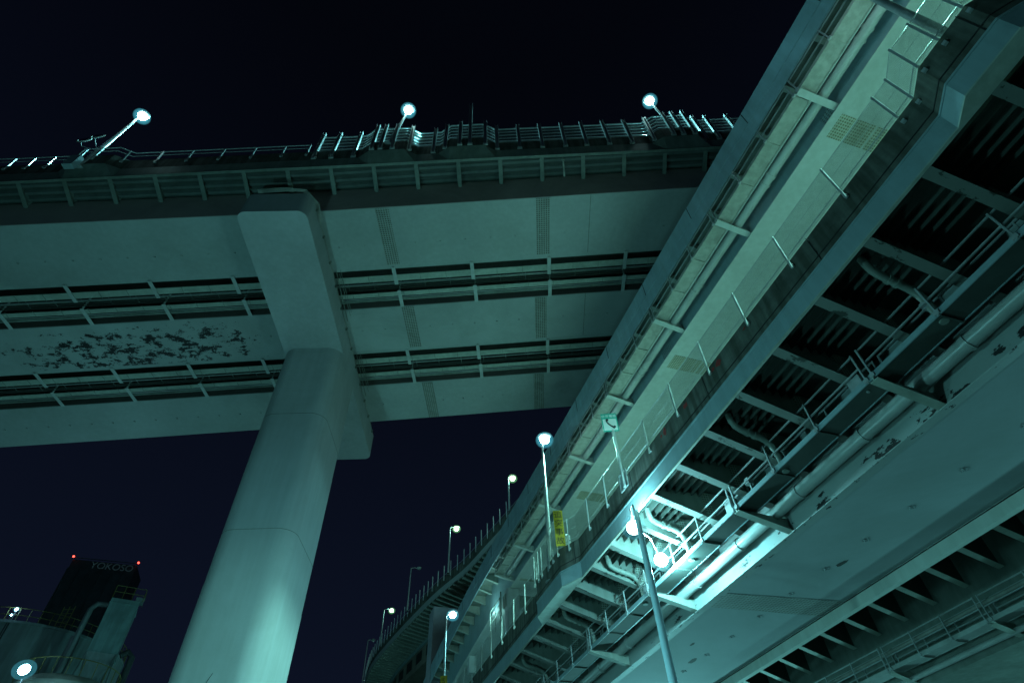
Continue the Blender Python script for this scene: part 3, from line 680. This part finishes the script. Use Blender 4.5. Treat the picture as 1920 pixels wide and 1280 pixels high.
# ================================================================ LAMPS
def street_lamp(label, base, top, head, r0=0.10, r1=0.06, glow=GLOW_ICE, size=0.42, power=0, color=ICE, group=None, lit=True, pole_m=GALVD, cone=None, over=(0, 0, 0), cat='street lamp'):
    base, top, head = Vector(base), Vector(top), Vector(head)
    t = thing('street_lamp', label, cat, group, base)
    def rel(p): return Vector(p) - base
    b = MB(); b.tube([rel(base), rel(base + (top - base) * .12), rel(top)], [r0 * 1.25, r0, r1], 12)
    b.tube([rel(base), rel(base + Vector((0, 0, .04)))], r0 * 2.2, 12)
    b.build('pole', pole_m, t, True)
    b = MB(); mid = top + (head - top) * .45 + Vector((0, 0, .12)); b.tube([rel(top), rel(mid), rel(head)], r1 * .8, 8); b.build('arm', pole_m, t, True)
    b = MB(); b.ball(rel(head + Vector((0, 0, .10))), size, size * .8, .14); b.build('lamp_hood', pole_m, t, True)
    if lit:
        b = MB(); b.ball(rel(head + Vector((0, 0, -.16))), size * .62, size * .62, size * .5, 18, 10); b.build('lamp_bulb', glow, t, True)
        b = MB(); b.ball(rel(head + Vector((0, 0, -.18))), size * 1.2, size * 1.2, size * 1.0, 22, 12); b.build('lamp_shell', HALO_G if glow is GLOW_GRN else HALO, t, True)  # lit lamps: this shell and the inner ones draw the halo
        for q_ in (.78, .94, 1.1):
            b = MB(); b.ball(rel(head + Vector((0, 0, -.17))), size * q_, size * q_, size * q_ * .84, 22, 12); b.build('inner_halo', HALO_G if glow is GLOW_GRN else HALO, t, True)
    else:
        b = MB(); b.ball(rel(head + Vector((0, 0, -.06))), size * .92, size * .75, size * .2); b.build('lamp_shell', GLASS, t, True)
    if power:
        q = head - Vector((0, 0, size * .95)) + Vector(over)
        l = light(q, power, color, .3, spot=cone, aim=q - Vector((0, 0, 1)), blend=.25); l.parent = t; l.location = rel(q)
    return t
G1 = 'lamps on the high viaduct'
def apos(x, z): return A(x, 15.55 + EDGE(x), z)
street_lamp('street lamp at far left of the high viaduct, its pole bolted below the railing', apos(-26.0, 35.3), A(-25.4, 15.45, 42.3), A(-25.0, 15.3, 42.6), .16, .07, power=4500, group=G1, size=.46, over=(.3, 3.0, 0))
street_lamp('middle street lamp above the cage fence of the high viaduct', apos(-7.3, 36.5), A(-6.6, 15.5, 41.6), A(-6.45, 15.35, 41.9), .13, .07, power=4500, group=G1, size=.46, over=(0, 3.0, 0))
street_lamp('street lamp above the right end of the cage fence, next to the upper road', apos(11.7, 36.5), A(10.95, 15.6, 41.0), A(10.85, 15.5, 41.4), .13, .07, power=4500, group=G1, size=.46, over=(0, 3.0, 0))
b = MB(); b.box(A, -26.35, -25.75, 15.1, 15.45, 34.7, 35.9); o = b.build('lamp_base_box', BLUEP, via)
# convex traffic mirrors on the left lamp
for i, (dx, dz_) in enumerate(((-0.95, 0.0), (-0.35, 0.55))):
    t = thing('traffic_mirror', ('left' if i == 0 else 'right') + ' one of two round mirrors on the far left lamp pole', 'mirror', 'round mirrors on the lamp pole')
    c = A(-25.9 + dx, 15.2, 38.4 + dz_)
    b = MB(); ring = [c + Vector((cos(a) * .42, 0.08 * sin(a), sin(a) * .42)) for a in [2 * pi * k / 20 for k in range(21)]]; b.tube(ring, .035, 6); b.build('frame', CREAM, t, True)
    b = MB(); b.ball(c, .38, .05, .38, 20, 8); b.build('mirror_glass', mat('mirror_glass_blue', (0.12, 0.16, 0.3) if i == 0 else (0.12, 0.16, 0.3), 0.2, metal=.6), t, True)
    b = MB(); b.tube([c - Vector((0, 0, .4)), c + Vector((.1, .1, -.7)), A(-25.75, 15.5, 37.4)], .025, 6); b.build('bracket_arm', GALVD, t)
G2 = 'lamps on the near road parapet'
street_lamp('tall street lamp rising from the near road parapet, brightest at centre', B(11.25, 26.6, 13.5), B(11.2, 26.1, 21.7), B(11.35, 26.0, 22.25), .15, .06, power=12000, group=G2, size=.46, color=GREEN, cone=125, over=Uv * 1.5)
street_lamp('street lamp low at centre above a small yellow plate on its pole', B(11.15, 50.3, 13.5), B(11.05, 50, 21.3), B(11.6, 50, 21.6), .12, .07, power=5000, group=G2, size=.46, color=ICE, cone=125, over=Uv * 1.5)
street_lamp('lamp pole base cut by the top edge of the view over the netting', B(11.45, 0.35, 13.5), B(11.45, 0.3, 21.8), B(12.2, 0.3, 22.1), .12, .07, power=12000, group=G2, size=.42, color=GREEN, cone=168, over=Uv * 1.5)
G3 = 'lamps on the far curving ramp'
def clamp_(label, u, s_, z0, z1, du, lit=True, glow=GLOW_GRN):
    street_lamp(label, B(u, s_, z0), B(u, s_, z1), B(u + du, s_, z1 + .1), .12, .07, glow=glow, group=G3, lit=lit, size=.5 if lit else .4, power=500 if lit else 0, color=GREEN)
clamp_('upper green tinted street lamp on the far ramp, just left of the tall centre lamp', 19.6, 57.2, 36.4, 41.7, .55)
clamp_('middle green tinted street lamp on the far ramp above the slatted barrier', 16.0, 72.5, 36.4, 43.0, .9)
clamp_('unlit street lamp standing on the far curving ramp', 13.0, 85.0, 36.4, 42.8, 1.2, lit=False)
clamp_('lower green tinted street lamp on the far curving ramp', 11.85, 103.5, 36.4, 44.2, 1.3)
clamp_('street lamp cut by the bottom edge where the far ramp leaves the view', 12.6, 133, 36.4, 42.3, 1.0)
clamp_('far unlit street lamp low behind the slatted barrier near the bottom edge', 11.2, 118, 36.4, 44.4, 1.0, lit=False)

# twin lamp pole in front of the recess
t = thing('yard_lamp', 'slender pale blue pole with two glaring lamps under the near road', 'yard lamp', None, B(10.8, 16.9, -EYE))
bb = B(10.8, 16.9, -EYE)
b = MB(); b.tube([Vector((0, 0, 0)), Vector((0, 0, 6)), B(10.8, 16.9, 11.7) - bb], [.17, .15, .095], 20); b.build('pole', mat('pale_blue_pole_paint', (0.72, 0.90, 1.0), .3, var=.04), t, True)
P1 = B(11.0, 17.6, 11.45); P2 = B(12.72, 18.85, 11.0)
b = MB(); b.tube([B(10.8, 16.9, 11.4) - bb, B(10.85, 17.1, 12.1) - bb, B(10.95, 17.5, 12.15) - bb, P1 + Vector((0, 0, .15)) - bb], .04, 8); b.build('arm', GALV, t, True)
b = MB(); b.tube([B(10.8, 16.9, 10.9) - bb, B(11.8, 17.9, 11.3) - bb, P2 - bb], .04, 8); b.build('arm', GALV, t, True)
for P_ in (P1, P2):
    b = MB(); b.ball(P_ - bb, .27, .27, .25, 18, 10); b.build('lamp_bulb', GLOW_ICE, t, True)
    b = MB(); b.ball(P_ - bb, .46, .46, .43, 20, 12); b.build('lamp_shell', HALO, t, True)  # glowing shell drawn as the halo of the bulb
light(P1 + Vector((0.0, .0, .48)) + Uv * .3, 650, ICE, .12)
light(P2 + Uv * .42 + Vector((0, 0, -.30)), 1500, ICE, .12)

# ---------------------------------------------------------------- signs
def text(body, m, parent, loc, size, xdir, ydir, name='lettering', extr=.004):
    c = bpy.data.curves.new(name, 'FONT'); c.body = body; c.size = size; c.align_x = 'CENTER'; c.align_y = 'CENTER'; c.extrude = extr; c.space_line = .92
    c.materials.append(m)
    o = bpy.data.objects.new(name, c); COL.objects.link(o)
    xd = Vector(xdir).normalized(); yd = Vector(ydir).normalized(); zd = xd.cross(yd)
    M = Matrix((xd, yd, zd)).transposed().to_4x4(); M.translation = Vector(loc); o.matrix_world = M
    bpy.context.view_layer.update()
    dg = bpy.context.evaluated_depsgraph_get(); me = bpy.data.meshes.new_from_object(o.evaluated_get(dg)); me.materials.clear(); me.materials.append(m)
    mo = bpy.data.objects.new(name, me); COL.objects.link(mo); mo.matrix_world = M; bpy.data.objects.remove(o)
    if parent: mo.parent = parent
    return mo
# emergency phone sign: faces back along the road
ph = thing('emergency_phone_sign', 'green and white sign with a telephone handset on a pole at the parapet', 'sign')
c = B(11.35, 18.3, 17.25)
xd = (Uv * 0.93 - Dv * 0.37).normalized(); zd = Vector((0, 0, 1)); fn = xd.cross(zd)   # plate normal, towards the viewer
def Sg(x, y, z): return c + xd * x + fn * y + zd * z
b = MB(); b.box(Sg, -.36, .36, -.015, .015, -.52, .52); b.build('sign_plate', SGREEN, ph)
b = MB(); b.box(Sg, -.31, .31, .016, .022, -.47, .20); b.build('white_panel', SWHITE, ph)
text('非常電話', SWHITE, ph, Sg(0, .02, .355), .175, xd, zd)
b = MB()
hp = [(-.15, .12), (-.13, .0), (-.06, -.12), (.05, -.24), (.15, -.32)]
b.tube([Sg(x, .035, z) for x, z in hp], [.035, .028, .028, .028, .035], 8)
b.tube([Sg(-.17, .035, .13), Sg(-.06, .035, .12)], .055, 8); b.tube([Sg(.13, .035, -.35), Sg(.20, .035, -.27)], .055, 8)
b.build('handset_symbol', INK, ph, True)
b = MB(); b.tube([B(11.4, 18.25, 13.75), B(11.4, 18.25, 16.75)], .06, 12); b.build('pole', GALV, ph, True)
b = MB(); [b.bar(B(11.5, q0, z0), B(11.5, q1, z1), .05, .04, tuple(Uv)) for q0, z0, q1, z1 in ((18.1, 13.8, 18.75, 13.8), (18.75, 13.8, 18.75, 14.6), (18.75, 14.6, 18.1, 14.6), (18.1, 14.6, 18.1, 13.8))]; b.box(B, 11.52, 11.57, 18.2, 18.7, 13.9, 14.5); b.build('mounting_plate', GALVD, ph)
# yellow hanging warning sign on the centre lamp pole
ys = thing('warning_sign', 'narrow yellow vertical sign with black characters on the centre lamp pole', 'sign')
def sp2(c, w, h, name='sign_plate', m=YEL, par=ys):
    global _c
    f = lambda x, y, z: c + xd * x + fn * y + zd * z
    b = MB(); b.box(f, -w / 2, w / 2, -.012, .012, -h / 2, h / 2); b.build(name, m, par); return f
f = sp2(B(10.98, 24.43, 15.26), .47, 1.95)
for i, ch in enumerate('追突事故'): text(ch, INK, ys, f(0, .02, .72 - .48 * i), .42, xd, zd, extr=.002)
b = MB(); b.bar(B(11.15, 26.2, 16.15), B(11.0, 24.45, 16.15), .04, .04); b.bar(B(11.15, 26.2, 14.4), B(11.0, 24.45, 14.4), .05, .05); b.build('mounting_arm', GALVD, ys)
b = MB(); b.tube([B(11.22, 26.5, 14.0), B(11.22, 26.5, 15.2)], .19, 14); b.build('junction_box', GALVD, ys, True)
y2 = thing('number_plate_sign', 'small square yellow plate on the low centre lamp pole', 'sign')
f = sp2(B(11.0, 49.7, 16.15), .55, .8, par=y2); text('5', INK, y2, f(0, .02, 0), .5, xd, zd, extr=.002)
# warning beacon beside the yellow sign
t = thing('beacon_light', 'white cylindrical beacon beside the foot of the yellow sign', 'beacon')
b = MB(); b.tube([B(12.05, 25.9, 15.2), B(12.05, 25.9, 15.75), B(12.05, 25.9, 15.85)], [.15, .15, .05], 14); b.build('lamp_shell', SWHITE, t, True)
b = MB(); b.tube([B(12.05, 25.9, 15.0), B(12.05, 25.9, 15.2)], .1, 12); b.build('lamp_base', BLACK, t, True)
# floodlight that washes the far web
t = thing('flood_light', 'white box floodlight on the far parapet shining onto the girder web', 'floodlight')
b = MB(); b.box(B, 11.2, 11.7, 42.6, 43.0, 14.5, 15.6); b.build('housing', SWHITE, t)
b = MB(); b.tube([B(11.7, 42.8, 14.8), B(12.4, 42.4, 15.4)], .06, 8); b.build('bracket_arm', GALVD, t)
light(B(14.95, 50.3, 21.9), 160, (0.4, 1, .95), .15)

# ================================================================ PLANT, lower left
DK = mat('dark_plant_steel', (0.05, 0.06, 0.06), .7, var=.3)
TANK = mat('tank_paint', (0.20, 0.26, 0.26), .5, var=.15, scale=.3, streak=.2)
RAILY = mat('yellow_rail_paint', (0.14, 0.13, 0.03), .6)
t = thing('sign_tower', 'dark tower topped by two red lamps and faint lettering at the lower left', 'tower')
L0 = Vector((-92.8, 110, 61.9 + EYE)); L1 = Vector((-81.5, 114, 61.9 + EYE)); ax = (L1 - L0); W_ = ax.length; ax.normalize(); nn = Vector((-ax.y, ax.x, 0))
f = lambda x, y, z: L0 + ax * x + nn * y + Vector((0, 0, z))
b = MB(); b.box(f, 0, W_, 0, 7, -62, 0)
for k in range(7): b.box(f, k * 2 - .1, k * 2 + .1, -.25, -.003, -62, -1.9)
b.build('tower_wall', mat('dark_tower_cladding', (0.03, 0.035, 0.045), .8, var=.3), t)
b = MB(); b.bar(f(0, 0, .4), f(W_, 0, .4), .12, .12); [b.bar(f(k * 1.7, 0, 0), f(k * 1.7, 0, .4), .1, .1) for k in range(8)]; b.build('roof_rail', DK, t)
text('YOKOSO', mat('faint_glowing_lettering', (0.28, 0.30, 0.32), .6, emit=((.5, .6, .7), .007)), t, f(7.7, -.3, -1.0), 1.9, ax, (0, 0, 1), extr=.05)  # letters emit a little in place of light falling on them
for x_ in (-.1, W_ + .1):
    b = MB(); b.ball(f(x_, -.2, .5), .2, .2, .2); b.build('red_warning_lamp', GLOW_RED, t, True)
# dust collector
t = thing('dust_collector', 'tall teal box hopper with a goose neck duct and roof rail at the plant', 'hopper')
ca_, sa_ = cos(radians(31)), sin(radians(31))
f = lambda x, y, z: Vector((-44.0 + x * ca_ - y * sa_, 60 + x * sa_ + y * ca_, z + EYE))
b = MB(); b.box(f, 0, 2.65, 0, 3, 23.9, 29.1); b.box(f, -.06, 2.71, -.06, 3.06, 28.6, 28.7); b.box(f, -.06, 2.71, -.06, 3.06, 23.8, 23.89); b.build('housing', mat('teal_housing_paint', (0.22, 0.36, 0.36), .5, var=.12, streak=.2), t)
b = MB(); b.hexa([f(.9, 1, 20.8), f(1.7, 1, 20.8), f(1.7, 2, 20.8), f(.9, 2, 20.8), f(.05, .05, 23.79), f(2.6, .05, 23.79), f(2.6, 2.95, 23.79), f(.05, 2.95, 23.79)]); b.build('hopper_cone', TANK, t)
b = MB(); b.tube([f(-.1, 1, 28.7), f(-1.1, 1, 28.6), f(-1.5, 1, 28.0), f(-1.6, 1, 22), f(-3.0, 1, 19.5), f(-6, 1, 18.5)], .28, 12); b.build('duct', TANK, t, True)
for (x0, x1) in ((.0, -.6), (.0, .9), (2.6, 3.0), (2.6, 2.0)):
    b = MB(); b.bar(f(x0, .1, 23.8), f(x1, .1, 18), .14, .14, (0, 1, 0)); b.build('support_leg', TANK, t)
b = MB()
for x_ in (0, .9, 1.8, 2.9): b.bar(f(x_, 0, 29.1), f(x_, 0, 30.4), .05, .05, (0, 1, 0))
for z_ in (29.75, 30.4): b.bar(f(0, 0, z_), f(2.9, 0, z_), .05, .05); b.bar(f(2.9, 0, z_), f(2.9, 3, z_), .05, .05)
b.build('roof_rail', RAILY, t)
b = MB(); b.box(f, 2.2, 3.0, .2, 1, 29.1, 29.6); b.build('fan_box', TANK, t)
b = MB(); b.tube([f(2.9, 1.5, 24.2), f(3.5, 1.5, 24.6), f(4.0, 1.5, 24.2), f(4.0, 1.5, 17)], .32, 12); b.build('duct', DK, t, True)
# storage tank with catwalk rail
t = thing('storage_tank', 'wide round teal tank with a yellow rail, cut by the left edge', 'tank')
cx, cy, rr = -56.5, 68, 9.6
b = MB(); n = 48
b.sweep([[Vector((cx + r * cos(2 * pi * k / n), cy + r * sin(2 * pi * k / n), z + EYE)) for k in range(n)] for r, z in ((rr, -EYE), (rr, 26.6), (rr + .12, 26.6), (rr + .12, 26.85), (0.3, 28.4))]); b.build('tank_shell', TANK, t, True)
b = MB()
for k in range(60): a = 2 * pi * k / 60; p_ = Vector((cx + rr * cos(a), cy + rr * sin(a), 26.8 + EYE)); b.bar(p_, p_ + Vector((0, 0, 1.3)), .05, .05, (0, 1, 0))
for z_ in (27.4, 28.1): b.tube([Vector((cx + rr * cos(2 * pi * k / 60), cy + rr * sin(2 * pi * k / 60), z_ + EYE)) for k in range(61)], .035, 5)
b.build('guard_rail', RAILY, t)
b = MB(); b.tube([Vector((-47.4, 62, -EYE + EYE + 15)), Vector((-47.4, 62, 26 + EYE))], .45, 12); b.build('stand_pipe', TANK, t, True)
# yellow cage ladder behind
t = thing('caged_ladder', 'yellowish caged ladder rising between the tank and the hopper', 'ladder')
f = lambda x, y, z: Vector((-50.3 + x, 62 + y, z + EYE)); b = MB()
for x_ in (0, .6, 1.2): b.bar(f(x_, 0, 26), f(x_, 0, 29.3), .06, .06, (0, 1, 0))
for k in range(7): b.bar(f(0, 0, 26.3 + .45 * k), f(1.2, 0, 26.3 + .45 * k), .04, .04)
b.build('ladder_frame', RAILY, t)
# round vessel with platform rail at the bottom edge
t = thing('process_vessel', 'pale domed vessel top with a yellow rail along the bottom left edge', 'vessel')
cx, cy = -41.5, 56; b = MB(); n = 32
b.sweep([[Vector((cx + r * cos(2 * pi * k / n), cy + r * sin(2 * pi * k / n), z + EYE)) for k in range(n)] for r, z in ((4, -EYE), (4, 18.6), (3.4, 19.2), (2, 19.6), (.2, 19.75))]); b.build('vessel_shell', mat('pale_vessel_paint', (.4, .45, .38), .5), t, True)
b = MB()
for k in range(24): a = 2 * pi * k / 24; p_ = Vector((cx + 4 * cos(a), cy + 4 * sin(a), 19 + EYE)); b.bar(p_, p_ + Vector((0, 0, 1.3)), .05, .05, (0, 1, 0))
b.tube([Vector((cx + 4 * cos(2 * pi * k / 24), cy + 4 * sin(2 * pi * k / 24), 20.3 + EYE)) for k in range(25)], .04, 5); b.build('guard_rail', RAILY, t)
for i, (x_, y_, z_, r_) in enumerate(((-60, 75, 30.5, 2.2), (-55.5, 78, 31.0, 1.6))):
    t = thing('steel_silo', ('wide' if i == 0 else 'narrow') + ' dark silo with rounded top behind the round tank', 'silo')
    b = MB(); b.sweep([[Vector((x_ + r * cos(2 * pi * k / 24), y_ + r * sin(2 * pi * k / 24), z + EYE)) for k in range(24)] for r, z in ((r_, -EYE), (r_, z_), (r_ * .7, z_ + 1.2), (.2, z_ + 1.8))]); b.build('silo_shell', DK, t, True)
for i, (x_, z_, s_) in enumerate(((-37, 21, 3), (-33.5, 19.5, 2.5))):
    t = thing('plant_gantry', ('taller' if i == 0 else 'lower') + ' dark gantry frame between the hopper and the big pier', 'gantry')
    b = MB(); f = lambda x, y, z: Vector((x_ + x, 64 + y, z + EYE))
    for a_ in (0, s_): b.bar(f(a_, 0, -EYE), f(a_, 0, z_), .2, .2, (0, 1, 0))
    for k in range(6): b.bar(f(0, 0, z_ - 2 * k), f(s_, 0, z_ - 2 * k), .15, .15); b.bar(f(0, 0, z_ - 2 * k), f(s_, 0, z_ - 2 * k - 2), .1, .1)
    b.build('frame', DK, t)
def small_flood(label, p, r, glow, power, color):
    t = thing('flood_light', label, 'floodlight'); p = Vector(p)
    b = MB(); b.ball(p, r * .75, r * .5, r * .65, 18, 10); b.build('lamp_bulb', glow, t, True)
    b = MB(); b.ball(p, r * 1.5, r * 1.2, r * 1.2, 20, 12); b.build('lamp_shell', HALO, t, True)  # outer shell imitates the glare of the floodlight
    b = MB(); b.box(lambda x, y, z: p + Vector((x, y, z)), -r * .6, r * .6, r * .2, r * .6, -r * .5, r * .5); b.build('housing', DK, t)
    b = MB(); b.bar(p + Vector((0, r * .6, -r)), p + Vector((0, r * .6, -3)), .12, .12, (0, 1, 0)); b.build('stand', DK, t)
    if power: light(p + Vector((0, -r * 1.2, 0)), power, color, .3)
small_flood('glaring blue white floodlight low at the left, before the round tank', (-41.2, 50, 18.6 + EYE), .6, GLOW_BLU, 350, (.35, .85, 1))
small_flood('small bluish floodlight on the rail of the round tank', (-52.9, 59.0, 27.9 + EYE), .2, GLOW_BLU, 40, (.35, .7, 1))
small_flood('tiny lower bluish floodlight beside the tank rail', (-53.1, 59.0, 27.35 + EYE), .12, GLOW_BLU, 0, (.35, .7, 1))

# ================================================================ unseen fill lamps, added as street lamps on the ground to light the undersides
def fill_lamp(label, x, y, h, power, color=TEAL):
    t = street_lamp(label, (x, y, 0), (x, y, h - .3), (x + .5, y, h), .12, .07, glow=GLOW_ICE, size=.4, power=0, group='added fill lamps on the ground')
    light((x + .5, y, h + .75), power, color, .5)
fill_lamp('added unseen fill lamp between the big pier and the near road', -3, 17, 5, 800)
fill_lamp('added unseen fill lamp beside the far ramp', -30, 66, 6, 3500)
fill_lamp('added unseen fill lamp far ahead under the near road', *[v for v in B(20, 60, 0)[:2]], 5.0, 3500)
fill_lamp('added unseen fill lamp under the gap of the near road', *[v for v in B(25, 42, 0)[:2]], 3.5, 6500)
fill_lamp('added unseen fill lamp right of the near road, close by', *[v for v in B(38, 10, 0)[:2]], 4.2, 4000)
fill_lamp('added unseen fill lamp on the left of the viewer', -15, 9, 5, 3300)
